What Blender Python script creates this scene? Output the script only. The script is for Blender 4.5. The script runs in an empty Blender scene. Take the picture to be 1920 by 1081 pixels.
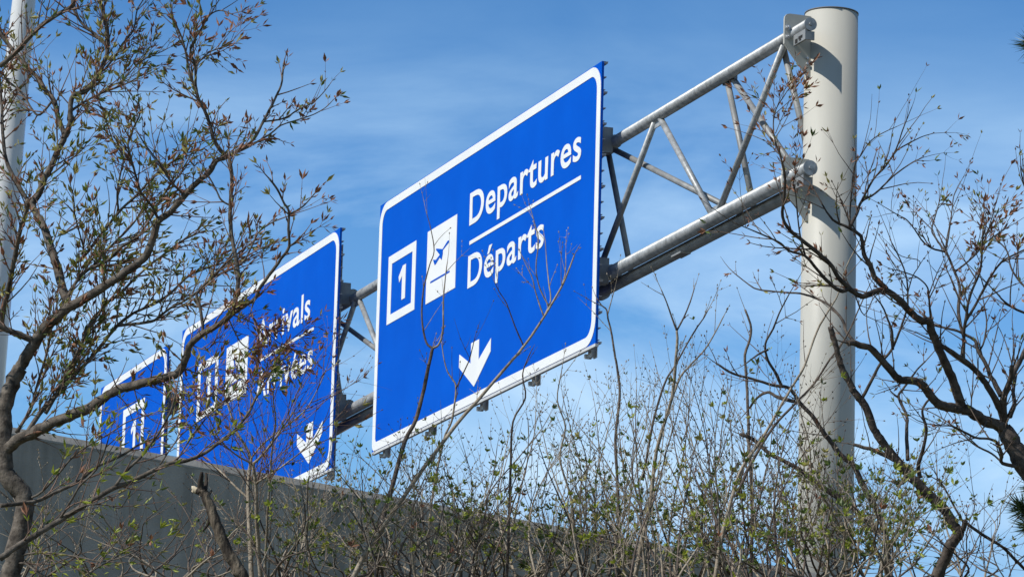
import bpy, math, random
from mathutils import Vector, Matrix, Euler, noise as mnoise

random.seed(7)
sc = bpy.context.scene
col = sc.collection
R = math.radians

# ---------------------------------------------------------------- camera
F, PITCH, ROLL = 8029.3, 0.21372, 0.027736
PSI = 0.347778
CAMZ = 1.6
_f = Vector((0, math.cos(PITCH), math.sin(PITCH)))
_r0 = Vector((1, 0, 0)); _u0 = _r0.cross(_f)
_r = math.cos(ROLL) * _r0 + math.sin(ROLL) * _u0
_u = -math.sin(ROLL) * _r0 + math.cos(ROLL) * _u0
cam = bpy.data.cameras.new('camera')
camo = bpy.data.objects.new('camera', cam); col.objects.link(camo)
camo.matrix_world = Matrix(((_r.x, _u.x, -_f.x, 0), (_r.y, _u.y, -_f.y, 0), (_r.z, _u.z, -_f.z, CAMZ), (0, 0, 0, 1)))
cam.sensor_width = 36; cam.lens = F * 36 / 1920
cam.clip_start = 0.5; cam.clip_end = 6000
sc.camera = camo

# ---------------------------------------------------------------- light
SUN_EL = R(44)
SUN_AZ = math.atan2(-0.90, -0.42)         # clockwise from +Y, the sun stands to the left and a little behind the camera
sun_dir = Vector((math.sin(SUN_AZ) * math.cos(SUN_EL), math.cos(SUN_AZ) * math.cos(SUN_EL), math.sin(SUN_EL)))
sl = bpy.data.lights.new('sun', 'SUN'); sl.energy = 4.5; sl.angle = R(0.53); sl.color = (1, 0.955, 0.88)
so = bpy.data.objects.new('sun', sl); col.objects.link(so)
so.rotation_euler = sun_dir.to_track_quat('Z', 'Y').to_euler(); so.location = (-20, 0, 40)

w = bpy.data.worlds.new('World'); sc.world = w; w.use_nodes = True
nt = w.node_tree; nt.nodes.clear()
N = nt.nodes.new; L = nt.links.new
sky = N('ShaderNodeTexSky'); sky.sky_type = 'NISHITA'; sky.sun_disc = False
sky.sun_elevation = SUN_EL; sky.sun_rotation = SUN_AZ
sky.air_density = 1.0; sky.dust_density = 0.6; sky.ozone_density = 3.0; sky.altitude = 100
tint = N('ShaderNodeMix'); tint.data_type = 'RGBA'; tint.blend_type = 'MULTIPLY'; tint.inputs[0].default_value = 1
tint.inputs[7].default_value = (1.16, 1.68, 2.24, 1)
L(sky.outputs[0], tint.inputs[6])
tc = N('ShaderNodeTexCoord')
mp = N('ShaderNodeMapping'); mp.inputs['Rotation'].default_value = (0, R(9), 0); mp.inputs['Scale'].default_value = (8.5, 8.5, 24)
mp.inputs['Location'].default_value = (0.3, 0.0, 1.1)
L(tc.outputs['Generated'], mp.inputs[0])
n1 = N('ShaderNodeTexNoise'); n1.inputs['Scale'].default_value = 1.0; n1.inputs['Detail'].default_value = 9; n1.inputs['Roughness'].default_value = 0.56
n1.inputs['Distortion'].default_value = 0.5
L(mp.outputs[0], n1.inputs['Vector'])
rmp = N('ShaderNodeMapRange'); rmp.inputs[1].default_value = 0.42; rmp.inputs[2].default_value = 0.74; rmp.inputs[3].default_value = 0; rmp.inputs[4].default_value = 0.62
L(n1.outputs[0], rmp.inputs[0])
sz = N('ShaderNodeSeparateXYZ'); L(tc.outputs['Generated'], sz.inputs[0])
fade = N('ShaderNodeMapRange'); fade.inputs[1].default_value = 0.232; fade.inputs[2].default_value = 0.272; fade.inputs[3].default_value = 1.0; fade.inputs[4].default_value = 0.18
L(sz.outputs[2], fade.inputs[0])
cfac = N('ShaderNodeMath'); cfac.operation = 'MULTIPLY'; L(rmp.outputs[0], cfac.inputs[0]); L(fade.outputs[0], cfac.inputs[1])
mixc = N('ShaderNodeMix'); mixc.data_type = 'RGBA'
L(cfac.outputs[0], mixc.inputs[0]); L(tint.outputs[2], mixc.inputs[6])
mixc.inputs[7].default_value = (13.6, 15.6, 18.8, 1)
sep = N('ShaderNodeSeparateXYZ'); L(tc.outputs['Generated'], sep.inputs[0])
grad = N('ShaderNodeValToRGB'); er = grad.color_ramp                      # the clear blue overhead pales towards the horizon
stops = [(0.0, (0.9, 0.68, 0.5)), (0.10, (0.82, 0.62, 0.485)), (0.135, (0.60, 0.545, 0.475)), (0.175, (0.56, 0.58, 0.525)), (0.225, (0.44, 0.505, 0.50)), (0.285, (0.28, 0.39, 0.425)), (0.42, (0.22, 0.28, 0.28)), (0.7, (0.32, 0.30, 0.26))]
er.elements[0].position, er.elements[0].color = stops[0][0], (*stops[0][1], 1)
er.elements[1].position, er.elements[1].color = stops[-1][0], (*stops[-1][1], 1)
for ps_, c_ in stops[1:-1]:
    e_ = er.elements.new(ps_); e_.color = (*c_, 1)
L(sep.outputs[2], grad.inputs[0])
mulg = N('ShaderNodeMix'); mulg.data_type = 'RGBA'; mulg.blend_type = 'MULTIPLY'; mulg.inputs[0].default_value = 1
L(mixc.outputs[2], mulg.inputs[6]); L(grad.outputs[0], mulg.inputs[7])
bg = N('ShaderNodeBackground'); bg.inputs[1].default_value = 0.135
L(mulg.outputs[2], bg.inputs[0])
wo = N('ShaderNodeOutputWorld'); L(bg.outputs[0], wo.inputs[0])

sc.view_settings.view_transform = 'Standard'; sc.view_settings.look = 'None'
sc.view_settings.exposure = 0; sc.view_settings.gamma = 1; sc.view_settings.use_curve_mapping = False

# ---------------------------------------------------------------- helpers
def ray(px, py):
    d = _f + _r * ((px - 960) / F) - _u * ((py - 540.5) / F)
    return d / d.y
def at(px, py, Y):
    """The place seen at that spot of the photograph, Y metres ahead."""
    d = ray(px, py)
    return Vector((d.x * Y, Y, CAMZ + d.z * Y))

MATS = {}
def mat(name, c1, c2=None, scale=8, rough=0.6, metal=0.0, detail=6, bump=0.0, bscale=None, spec=0.5, trans=0.0, stretch=None, lo=0.35, hi=0.65, bdist=0.02, streak=0.0):
    m = bpy.data.materials.new(name); m.use_nodes = True    # colour mottling, optional run-down streaks, bump
    t = m.node_tree; b = t.nodes['Principled BSDF']
    b.inputs['Roughness'].default_value = rough; b.inputs['Metallic'].default_value = metal
    b.inputs['Specular IOR Level'].default_value = spec
    co = t.nodes.new('ShaderNodeTexCoord')
    src = co.outputs['Object']
    if stretch:
        mpn = t.nodes.new('ShaderNodeMapping'); mpn.inputs['Scale'].default_value = stretch
        t.links.new(src, mpn.inputs[0]); src = mpn.outputs[0]
    n = t.nodes.new('ShaderNodeTexNoise'); n.inputs['Scale'].default_value = scale; n.inputs['Detail'].default_value = detail
    n.inputs['Roughness'].default_value = 0.6
    t.links.new(src, n.inputs['Vector'])
    cr = t.nodes.new('ShaderNodeValToRGB')
    cr.color_ramp.elements[0].position = lo; cr.color_ramp.elements[1].position = hi
    cr.color_ramp.elements[0].color = (*c1, 1); cr.color_ramp.elements[1].color = (*(c2 or c1), 1)
    t.links.new(n.outputs[0], cr.inputs[0])
    colour = cr.outputs[0]
    if streak:
        ms = t.nodes.new('ShaderNodeMapping'); ms.inputs['Scale'].default_value = (5.0, 5.0, 0.35); t.links.new(co.outputs['Object'], ms.inputs[0])
        ns = t.nodes.new('ShaderNodeTexNoise'); ns.inputs['Scale'].default_value = 1.0; ns.inputs['Detail'].default_value = 8; t.links.new(ms.outputs[0], ns.inputs['Vector'])
        mr = t.nodes.new('ShaderNodeMapRange'); mr.inputs[1].default_value = 0.45; mr.inputs[2].default_value = 0.7; mr.inputs[3].default_value = 1.0; mr.inputs[4].default_value = 1.0 - streak
        t.links.new(ns.outputs[0], mr.inputs[0])
        mm = t.nodes.new('ShaderNodeMix'); mm.data_type = 'RGBA'; mm.blend_type = 'MULTIPLY'; mm.inputs[0].default_value = 1
        t.links.new(colour, mm.inputs[6]); t.links.new(mr.outputs[0], mm.inputs[7]); colour = mm.outputs[2]
    t.links.new(colour, b.inputs['Base Color'])
    if bump:
        n2 = t.nodes.new('ShaderNodeTexNoise'); n2.inputs['Scale'].default_value = bscale or scale * 3; n2.inputs['Detail'].default_value = 5
        t.links.new(src, n2.inputs['Vector'])
        bp = t.nodes.new('ShaderNodeBump'); bp.inputs['Strength'].default_value = bump; bp.inputs['Distance'].default_value = bdist
        t.links.new(n2.outputs[0], bp.inputs['Height']); t.links.new(bp.outputs[0], b.inputs['Normal'])
    if trans:
        tr = t.nodes.new('ShaderNodeBsdfTranslucent'); t.links.new(cr.outputs[0], tr.inputs[0])
        mx = t.nodes.new('ShaderNodeMixShader'); mx.inputs[0].default_value = trans
        t.links.new(b.outputs[0], mx.inputs[1]); t.links.new(tr.outputs[0], mx.inputs[2])
        t.links.new(mx.outputs[0], t.nodes['Material Output'].inputs[0])
    MATS[name] = m
    return m

mat('sign_blue', (0.0, 0.081, 0.50), (0.0, 0.094, 0.55), scale=1.1, rough=0.6, spec=0.03)
mat('sign_white', (0.72, 0.74, 0.74), (0.78, 0.79, 0.78), scale=2, rough=0.5, spec=0.2)
mat('aluminium', (0.30, 0.31, 0.33), (0.42, 0.43, 0.45), scale=5, rough=0.5, metal=0.4)
mat('bracket_alu', (0.50, 0.51, 0.50), (0.62, 0.62, 0.61), scale=9, rough=0.5, metal=0.1)
mat('galvanised', (0.25, 0.262, 0.265), (0.44, 0.452, 0.455), scale=13, rough=0.48, metal=0.25, bump=0.06, stretch=(1, 1, 1))
mat('galvanised_dull', (0.20, 0.205, 0.205), (0.31, 0.315, 0.31), scale=6, rough=0.55, metal=0.25, bump=0.05)
mat('pole_paint', (0.44, 0.428, 0.378), (0.48, 0.468, 0.415), scale=1.4, rough=0.5, spec=0.35, stretch=(2.5, 2.5, 0.5))
mat('pole_cap', (0.10, 0.10, 0.10), (0.16, 0.16, 0.15), rough=0.6)
mat('light_pole_paint', (0.60, 0.60, 0.58), (0.68, 0.68, 0.66), scale=2, rough=0.28, spec=0.6, stretch=(2, 2, 0.4))
mat('bolt_steel', (0.45, 0.46, 0.47), (0.6, 0.6, 0.6), scale=20, rough=0.4, metal=0.5)
mat('dark_hole', (0.01, 0.01, 0.01), (0.015, 0.015, 0.015), rough=0.9)
mat('concrete', (0.31, 0.288, 0.252), (0.46, 0.428, 0.375), scale=1.9, streak=0.4, rough=0.95, detail=12, bump=0.35, bscale=40, lo=0.32, hi=0.7, spec=0.1)
mat('concrete_top', (0.24, 0.225, 0.20), (0.38, 0.36, 0.32), scale=2.5, rough=0.9, detail=9, bump=0.2, bscale=30, spec=0.2)
mat('grass_ground', (0.06, 0.075, 0.025), (0.16, 0.13, 0.07), scale=0.9, rough=1.0, bump=0.5, bscale=14, spec=0.1)
mat('asphalt', (0.045, 0.045, 0.047), (0.065, 0.065, 0.066), scale=12, rough=0.9, bump=0.2, bscale=80)
mat('bark_grey', (0.042, 0.035, 0.029), (0.20, 0.172, 0.142), scale=34, rough=0.85, bump=0.5, bscale=110, lo=0.34, hi=0.72, spec=0.2, bdist=0.006)
mat('bark_dark', (0.040, 0.032, 0.028), (0.165, 0.135, 0.112), scale=36, rough=0.8, bump=0.5, bscale=110, lo=0.38, hi=0.8, spec=0.25, bdist=0.006)
mat('bark_dead', (0.05, 0.042, 0.036), (0.30, 0.25, 0.19), scale=26, rough=0.95, bump=0.8, bscale=70, lo=0.46, hi=0.78, spec=0.1, bdist=0.012, stretch=(1, 1, 0.4))
mat('cut_wood', (0.50, 0.42, 0.30), (0.62, 0.55, 0.42), scale=30, rough=0.9)
mat('twig_red', (0.12, 0.075, 0.058), (0.28, 0.19, 0.145), scale=18, rough=0.8, spec=0.2)
mat('twig_dark', (0.075, 0.056, 0.047), (0.20, 0.155, 0.125), scale=18, rough=0.8, spec=0.2)
mat('stem_tan', (0.20, 0.165, 0.125), (0.40, 0.345, 0.27), scale=14, rough=0.85, bump=0.4, bscale=60, spec=0.2)
mat('stem_brown', (0.06, 0.048, 0.042), (0.17, 0.135, 0.11), scale=14, rough=0.85, bump=0.4, bscale=60, spec=0.2)
mat('leaf_brown', (0.16, 0.068, 0.04), (0.37, 0.18, 0.10), scale=25, rough=0.7, trans=0.2)
mat('leaf_olive', (0.19, 0.18, 0.045), (0.40, 0.36, 0.11), scale=25, rough=0.6, trans=0.3)
mat('leaf_green', (0.07, 0.115, 0.022), (0.17, 0.225, 0.05), scale=25, rough=0.5, trans=0.3)
mat('leaf_bright', (0.22, 0.29, 0.02), (0.40, 0.43, 0.06), scale=25, rough=0.55, trans=0.35)
mat('needle_green', (0.02, 0.045, 0.018), (0.07, 0.11, 0.035), scale=25, rough=0.5)

def tag(o, label=None, cat=None, group=None, kind=None):
    if label: o['label'] = label
    if cat: o['category'] = cat
    if group: o['group'] = group
    if kind: o['kind'] = kind
    return o
def empty(name, loc=(0, 0, 0), rz=0.0, **k):
    o = bpy.data.objects.new(name, None); col.objects.link(o); o.empty_display_size = 0.3
    o.location = loc; o.rotation_euler = (0, 0, rz)
    return tag(o, **k)
class MB:
    """Collects shapes and links them as ONE mesh object."""
    def __init__(s): s.v = []; s.f = []; s.m = []; s.sm = []
    def add(s, verts, faces, mi=0, smooth=False):
        b = len(s.v); s.v.extend(tuple(v) for v in verts)
        for fc in faces:
            s.f.append(tuple(b + i for i in fc)); s.m.append(mi); s.sm.append(smooth)
    def box(s, x0, x1, y0, y1, z0, z1, mi=0):
        s.add([(x0,y0,z0),(x1,y0,z0),(x1,y1,z0),(x0,y1,z0),(x0,y0,z1),(x1,y0,z1),(x1,y1,z1),(x0,y1,z1)],
              [(0,3,2,1),(4,5,6,7),(0,1,5,4),(1,2,6,5),(2,3,7,6),(3,0,4,7)], mi)
    def prism(s, poly, axis, a, b, mi=0):
        """poly: 2-D outline, pushed along axis 0/1/2 from a to b."""
        def p3(p, t):
            q = list(p); q.insert(axis, t); return q
        n = len(poly)
        vs = [p3(p, a) for p in poly] + [p3(p, b) for p in poly]
        fs = [tuple(range(n)), tuple(range(2*n-1, n-1, -1))] + [(i, n+i, n+(i+1) % n, (i+1) % n) for i in range(n)]
        s.add(vs, fs, mi)
    def tube(s, pts, rads, sides=6, mi=0, cap=True, smooth=True):
        n = len(pts)
        if n < 2: return
        pts = [Vector(p) for p in pts]
        t0 = (pts[1] - pts[0])
        if t0.length < 1e-7: return
        t0.normalize()
        a = t0.orthogonal().normalized()
        vs = []
        for i, p in enumerate(pts):
            t = (pts[min(i+1, n-1)] - pts[max(i-1, 0)])
            if t.length < 1e-7: t = t0.copy()
            t.normalize()
            a = (a - t * a.dot(t))
            if a.length < 1e-6: a = t.orthogonal()
            a.normalize(); b = t.cross(a)
            for k in range(sides):
                g = 2 * math.pi * k / sides
                vs.append(p + (a * math.cos(g) + b * math.sin(g)) * rads[i])
            t0 = t
        fs = []
        for i in range(n-1):
            for k in range(sides):
                k2 = (k+1) % sides
                fs.append((i*sides+k, i*sides+k2, (i+1)*sides+k2, (i+1)*sides+k))
        s.add(vs, fs, mi, smooth)
        if cap:
            base = len(s.v) - len(vs)
            s.f.append(tuple(base + k for k in reversed(range(sides)))); s.m.append(mi); s.sm.append(False)
            s.f.append(tuple(base + (n-1)*sides + k for k in range(sides))); s.m.append(mi); s.sm.append(False)
    def cyl(s, p, q, r, sides=24, mi=0, r2=None): s.tube([p, q], [r, r if r2 is None else r2], sides, mi)
    def build(s, name, mats, parent=None, kind=None):
        me = bpy.data.meshes.new(name); me.from_pydata(s.v, [], s.f); 
        if not isinstance(mats, (list, tuple)): mats = [mats]
        for m in mats: me.materials.append(MATS[m])
        me.polygons.foreach_set('material_index', s.m); me.polygons.foreach_set('use_smooth', s.sm)
        me.update()
        o = bpy.data.objects.new(name, me); col.objects.link(o)
        if parent: o.parent = parent
        if kind: o['kind'] = kind
        return o

# ---------------------------------------------------------------- ground, road, wall
WA, WD = Vector((-3.29, 29.16, 0)), Vector((1, 0.955, 0)).normalized()    # a point below the wall's top edge and its course
WN = Vector((WD.y, -WD.x, 0))                                              # towards the camera's side
WALL_TOP, ROAD_Z = 6.84, 5.8
g = MB(); g.add([(-3000,-3000,0),(3000,-3000,0),(3000,3000,0),(-3000,3000,0)], [(0,1,2,3)])
g.build('ground', 'grass_ground', kind='structure')
def wl(s, n, z): return WA + WD * s + WN * n + Vector((0, 0, z))
g = MB()
g.add([wl(-30,-0.45,ROAD_Z), wl(150,-0.45,ROAD_Z), wl(150,-60,ROAD_Z), wl(-30,-60,ROAD_Z), wl(-30,-0.45,0.02), wl(150,-0.45,0.02), wl(150,-60,0.02), wl(-30,-60,0.02)],
      [(0,1,2,3),(2,6,7,3),(1,5,6,2),(0,3,7,4)])
g.build('road', 'asphalt', kind='structure')
wroot = empty('retaining_wall', WA, math.atan2(WD.y, WD.x), label='shaded grey concrete retaining wall running below the blue signs behind the shrubs', cat='wall')
# local frame of the wall: x along, y = away from the camera's side, z up
b = MB()
x = -30.0
while x < 150:
    x1 = min(x + 4.6, 150)
    b.box(x + 0.008, x1 - 0.008, 0.0, 0.42, 0, WALL_TOP - 0.07)
    b.box(x - 0.008, x + 0.008, 0.025, 0.40, 0, WALL_TOP - 0.07)
    x = x1
b.build('wall_panel', 'concrete', wroot)
b = MB()
b.prism([(-0.003, WALL_TOP-0.0695), (-0.003, WALL_TOP-0.055), (0.045, WALL_TOP), (0.42, WALL_TOP), (0.44, WALL_TOP-0.03), (0.44, WALL_TOP-0.0695)], 0, -30, 150)
b.build('coping', 'concrete_top', wroot)
b = MB()
x = -28.9
while x < 120:
    for z in (5.9, 4.9, 3.9):
        b.cyl((x, -0.003, z), (x, 0.01, z), 0.022, 10); b.cyl((x + 2.3, -0.003, z), (x + 2.3, 0.01, z), 0.022, 10)
    x += 4.6
b.build('tie_hole', 'dark_hole', wroot)

# ---------------------------------------------------------------- frame of the sign gantry: x along the truss, y away, z up
UV = Vector((math.sin(PSI), -math.cos(PSI), 0)); DV = Vector((math.cos(PSI), math.sin(PSI), 0))
ORG = Vector((-1.7633, 54.9398, 12.9884 + CAMZ))     # top corner of the departures sign farther from the pole
GRZ = PSI - math.pi / 2
def gw(u, d, z): return ORG + UV * u + DV * d + Vector((0, 0, z))
TZ, BZ = -0.83, -2.37                                # heights of the truss chords below the sign's top
CH, RE = 0.33, 0.465                                  # depth of the front and the rear chords
PU, PD, PR = 12.655, 0.77, 0.278                      # the pole's axis and radius
POLE_TOP = -0.56

groot = empty('sign_gantry', (gw(PU, PD, 0).x, gw(PU, PD, 0).y, ROAD_Z), GRZ,
              label='grey steel overhead gantry with a round painted post and tubular truss carrying the blue signs', cat='gantry')
GZ = ORG.z - ROAD_Z
def gl(u, d, z): return Vector((u - PU, d - PD, z + GZ))      # gantry-local point
b = MB()
b.tube([gl(PU, PD, -GZ), gl(PU, PD, POLE_TOP)], [PR * 1.06, PR], 72)
pole = b.build('post', 'pole_paint', groot)
b = MB(); b.tube([gl(PU, PD, POLE_TOP), gl(PU, PD, POLE_TOP + 0.012)], [PR + 0.006, PR + 0.006], 72)
b.build('post_cap', 'pole_cap', pole)
b = MB(); b.cyl(gl(PU, PD, -GZ), gl(PU, PD, -GZ + 0.05), PR + 0.22, 40); b.build('base_plate', 'pole_paint', groot)
U_END = -16.5
def chord(z, d, r, u1, name, m, collars):
    b = MB(); b.cyl(gl(U_END, d, z), gl(u1, d, z), r, 28)
    o = b.build(name, m, groot)
    return o
top = chord(TZ, CH, 0.066, 13.10, 'top_chord', 'galvanised', ())
bot = chord(BZ, CH, 0.076, 13.14, 'bottom_chord', 'galvanised', ())
rear = chord(BZ - 0.09, RE, 0.068, 12.60, 'bottom_chord', 'galvanised_dull', ())
for (z, r, u1, ch) in ((TZ, 0.066, 13.10, top), (BZ, 0.076, 13.14, bot)):
    b = MB(); b.cyl(gl(u1, CH, z), gl(u1 + 0.012, CH, z), r + 0.004, 28); b.cyl(gl(u1 + 0.012, CH, z), gl(u1 + 0.03, CH, z), 0.02, 6)
    b.build('end_cap', 'galvanised', ch)
    # radial gusset plate from the post's face
    pl = [(0.20, z-0.13), (0.20, z+0.13), (0.205, z+0.165), (0.225, z+0.19), (0.26, z+0.20), (0.50, z+0.20), (0.50, z-0.46), (0.475, z-0.46)]
    b = MB(); b.prism([(gl(0, p[0], p[1]).y, gl(0, p[0], p[1]).z) for p in pl], 0, gl(12.705, 0, 0).x, gl(12.735, 0, 0).x)
    gp = b.build('gusset_plate', 'pole_paint', groot)
    for dz in (0.045, -0.055):
        b = MB()
        for (q0, q1, rr, ns) in ((12.735, 12.742, 0.030, 16), (12.742, 12.76, 0.022, 6), (12.76, 12.785, 0.011, 10)):
            b.cyl(gl(q0, 0.235, z+dz), gl(q1, 0.235, z+dz), rr, ns)
        b.build('bolt', 'bolt_steel', gp)
    for dz in (-0.26, -0.32):
        b = MB(); b.cyl(gl(12.735, 0.46, z+dz), gl(12.76, 0.46, z+dz), 0.014, 6); b.build('bolt', 'bolt_steel', gp)
    # slotted fin under the chord's end
    b = MB(); zt = z - r + 0.012
    b.box(gl(12.80,0,0).x, gl(13.10,0,0).x, gl(0,CH-0.055,0).y, gl(0,CH-0.03,0).y, zt+GZ-0.11, zt+GZ)
    b.box(gl(13.075,0,0).x, gl(13.10,0,0).x, gl(0,CH-0.03,0).y, gl(0,CH+0.05,0).y, zt+GZ-0.11, zt+GZ-0.02)
    fin = b.build('slotted_lug', 'galvanised_dull', ch)
    b = MB(); yy = gl(0, CH-0.055, 0).y
    b.box(gl(12.845,0,0).x, gl(12.905,0,0).x, yy-0.003, yy+0.006, zt+GZ-0.10, zt+GZ-0.055)
    b.box(gl(12.93,0,0).x, gl(13.03,0,0).x, yy-0.003, yy+0.006, zt+GZ-0.075, zt+GZ-0.045)
    b.box(gl(12.955,0,0).x, gl(12.995,0,0).x, yy-0.0035, yy+0.006, zt+GZ-0.095, zt+GZ-0.055)
    b.build('slot', 'dark_hole', fin)
def brace(p, q, r=0.036, m='galvanised'):
    b = MB(); b.cyl(gl(*p), gl(*q), r, 16)
    return b.build('brace', m, groot)
tops = [12.46 - 3.60 * k for k in range(9)]
for k, t in enumerate(tops):
    bl = t - 1.82
    if bl < U_END: break
    brace((t, CH, TZ-0.03), (bl + 0.10, CH, BZ+0.05))
    if t - 3.6 > U_END: brace((bl - 0.08, CH, BZ+0.05), (t - 3.6 + 0.12, CH, TZ-0.03))
    # little end plates where the brace tips meet the chords
    b = MB(); b.box(gl(bl-0.12,0,0).x, gl(bl+0.14,0,0).x, gl(0,CH-0.006,0).y, gl(0,CH+0.006,0).y, BZ+GZ+0.05, BZ+GZ+0.13); b.build('node_plate', 'galvanised', groot)
    b = MB(); b.box(gl(t-3.6-0.02,0,0).x, gl(t-3.6+0.2,0,0).x, gl(0,CH-0.006,0).y, gl(0,CH+0.006,0).y, TZ+GZ-0.13, TZ+GZ-0.05); b.build('node_plate', 'galvanised', groot)
rn = [12.28, 10.78] + [10.78 - 3.52 * k for k in range(1, 8)]
for k, t in enumerate(rn):
    if t < U_END: break
    brace((t, CH+0.05, TZ-0.01), (12.60, 0.60, BZ+0.12) if k == 0 else (t + 0.60, RE, BZ-0.03), 0.034, 'galvanised_dull')
    b = MB(); b.box(gl(t-0.13,0,0).x, gl(t+0.19,0,0).x, gl(0,CH+0.055,0).y, gl(0,CH+0.095,0).y, TZ+GZ-0.06, TZ+GZ+0.02); b.build('node_plate', 'galvanised_dull', groot)
    if k >= 1:
        to = rn[k-1] + 0.2 if k > 1 else 12.60
        brace((t + 0.1, CH+0.07, TZ-0.02), (to + 0.05, RE, BZ-0.02), 0.034, 'galvanised_dull')
# splice plates under the bottom chords
b = MB(); b.box(gl(9.35,0,0).x, gl(9.62,0,0).x, gl(0,CH+0.02,0).y, gl(0,RE+0.01,0).y, BZ+GZ-0.175, BZ+GZ-0.155); b.build('splice_plate', 'galvanised_dull', groot)
for u in (6.9, -0.6, -10.0):
    for dd, zz, rr in ((RE, BZ-0.09, 0.095), (CH, BZ, 0.112), (CH, TZ, 0.10)):
        b = MB(); b.cyl(gl(u,dd,zz), gl(u+0.10,dd,zz), rr, 24); b.build('chord_flange', 'galvanised_dull', groot)
# far support, beyond the third sign
b = MB(); b.tube([gl(U_END-0.1, PD, -GZ), gl(U_END-0.1, PD, -2.3)], [PR*1.06, PR*1.04], 40); b.build('post', 'pole_paint', groot)

# ---------------------------------------------------------------- signs
def rounded(x0, x1, z0, z1, r, n=8, r2=None):
    pts = []; r2 = r2 or r
    for cx, cz, a, r in ((x1-r, z1-r, 0, r), (x0+r, z1-r, 90, r), (x0+r2, z0+r2, 180, r2), (x1-r, z0+r, 270, r)):
        for k in range(n+1):
            g_ = R(a + 90*k/n); pts.append((cx + r*math.cos(g_), cz + r*math.sin(g_)))
    return pts
def ring(mb, outer, inner, y0, y1):
    n = len(outer)
    vs = [(p[0], y0, p[1]) for p in outer] + [(p[0], y0, p[1]) for p in inner] + [(p[0], y1, p[1]) for p in outer] + [(p[0], y1, p[1]) for p in inner]
    fs = []
    for i in range(n):
        j = (i+1) % n
        fs += [(i, n+i, n+j, j), (i, j, 2*n+j, 2*n+i), (n+i, 3*n+i, 3*n+j, n+j)]
    mb.add(vs, fs)
Y0, Y1 = -0.006, 0.001          # raised sheeting in front of the panel's face
def flat(name, polys, m, parent, y0=Y0, y1=Y1):
    b = MB()
    for p in polys: b.prism(p, 1, y0, y1)
    return b.build(name, m, parent)
def words(name, body, x0, x1, zb, cap, parent, bold):
    cu = bpy.data.curves.new(name, 'FONT'); cu.body = body; cu.size = 1.0; cu.offset = bold; cu.resolution_u = 6
    cu.extrude = 0.002; cu.space_character = 1.06
    to = bpy.data.objects.new(name + '_tmp', cu); col.objects.link(to)
    dg = bpy.context.evaluated_depsgraph_get(); dg.update()
    me = bpy.data.meshes.new_from_object(to.evaluated_get(dg)); bpy.data.objects.remove(to)
    cu2 = bpy.data.curves.new('cap', 'FONT'); cu2.body = 'D'; cu2.size = 1.0; cu2.offset = bold
    t2 = bpy.data.objects.new('cap_tmp', cu2); col.objects.link(t2)
    dg = bpy.context.evaluated_depsgraph_get(); dg.update()
    m2 = bpy.data.meshes.new_from_object(t2.evaluated_get(dg)); bpy.data.objects.remove(t2)
    zs = [v.co.y for v in m2.vertices]; sy = cap / (max(zs) - min(zs)); base = min(zs)
    xs = [v.co.x for v in me.vertices]; sx = (x1 - x0) / (max(xs) - min(xs)); xm = min(xs)
    for v in me.vertices:
        v.co = ((v.co.x - xm) * sx + x0, -v.co.z * 0.8 - 0.0045, (v.co.y - base) * sy + zb)
    me.name = name; me.materials.clear(); me.materials.append(MATS['sign_white'])
    o = bpy.data.objects.new(name, me); col.objects.link(o); o.parent = parent
    return o
def sign(u0, u1, H, label, mounts, dz=0.0):
    Wd = u1 - u0
    root = empty('road_sign', gw(u0, 0, -H + dz), GRZ, label=label, cat='road sign', group='blue overhead airport signs')
    b = MB(); b.box(0, Wd, 0, 0.028, 0, H)
    # horizontal joints of the extruded planks: hair-thin recess lines read as slightly proud beads
    panel = b.build('panel', 'sign_blue', root)
    b = MB(); n = round(H / 0.367)
    for k in range(n + 1):
        z = H * k / n
        zz = min(max(z, 0.012), H - 0.012)
        b.box(0.0, Wd + 0.001, 0.0285, 0.074, zz - 0.012, zz - 0.003); b.box(0.0, Wd + 0.001, 0.0285, 0.078, zz + 0.003, zz + 0.012)
        b.box(0.0, Wd + 0.001, 0.0285, 0.05, min(zz + 0.028, H - 0.006), min(zz + 0.034, H - 0.001))
        if k < n:
            zm = z + H / n / 2
            b.box(0.0, Wd + 0.001, 0.0285, 0.062, zm - 0.005, zm + 0.005)
    b.build('plank_ribs', 'aluminium', panel)
    b = MB(); ring(b, rounded(0.006, Wd-0.004, 0.006, H-0.012, 0.30, r2=0.10), rounded(0.125, Wd-0.125, 0.115, H-0.12, 0.19, r2=0.05), Y0, Y1)
    b.build('border', 'sign_white', panel)
    b = MB(); b.box(0.0, Wd, -0.002, 0.04, -0.035, -0.001); b.build('bottom_trim', 'bracket_alu', panel)
    for mu in mounts:
        b = MB(); x = mu - u0
        b.box(x-0.05, x+0.05, 0.082, 0.090, -0.09, H-0.15); b.box(x-0.006, x+0.006, 0.090, 0.15, -0.09, H-0.15); b.box(x-0.05, x+0.05, 0.15, 0.158, -0.09, H-0.15)
        bm_ = b.build('mounting_beam', 'bracket_alu', root)
        b = MB(); b.box(x-0.09, x-0.052, 0.05, 0.13, -0.09, -0.04); b.box(x-0.12, x-0.0905, 0.07, 0.11, -0.07, -0.055); b.build('clip', 'bracket_alu', bm_)
        for cz, r in ((TZ, 0.066), (BZ, 0.076)):
            b = MB(); z = H + cz
            ring_o = [( CH + (r+0.014)*math.cos(R(a)), z + (r+0.014)*math.sin(R(a))) for a in range(0, 360, 20)]
            b.prism(ring_o, 0, x-0.035, x+0.035)
            b.box(x-0.06, x+0.06, 0.1585, CH-r+0.02, z-0.15, z+0.15)
            b.build('clamp', 'galvanised_dull', bm_)
    return root, panel
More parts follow.
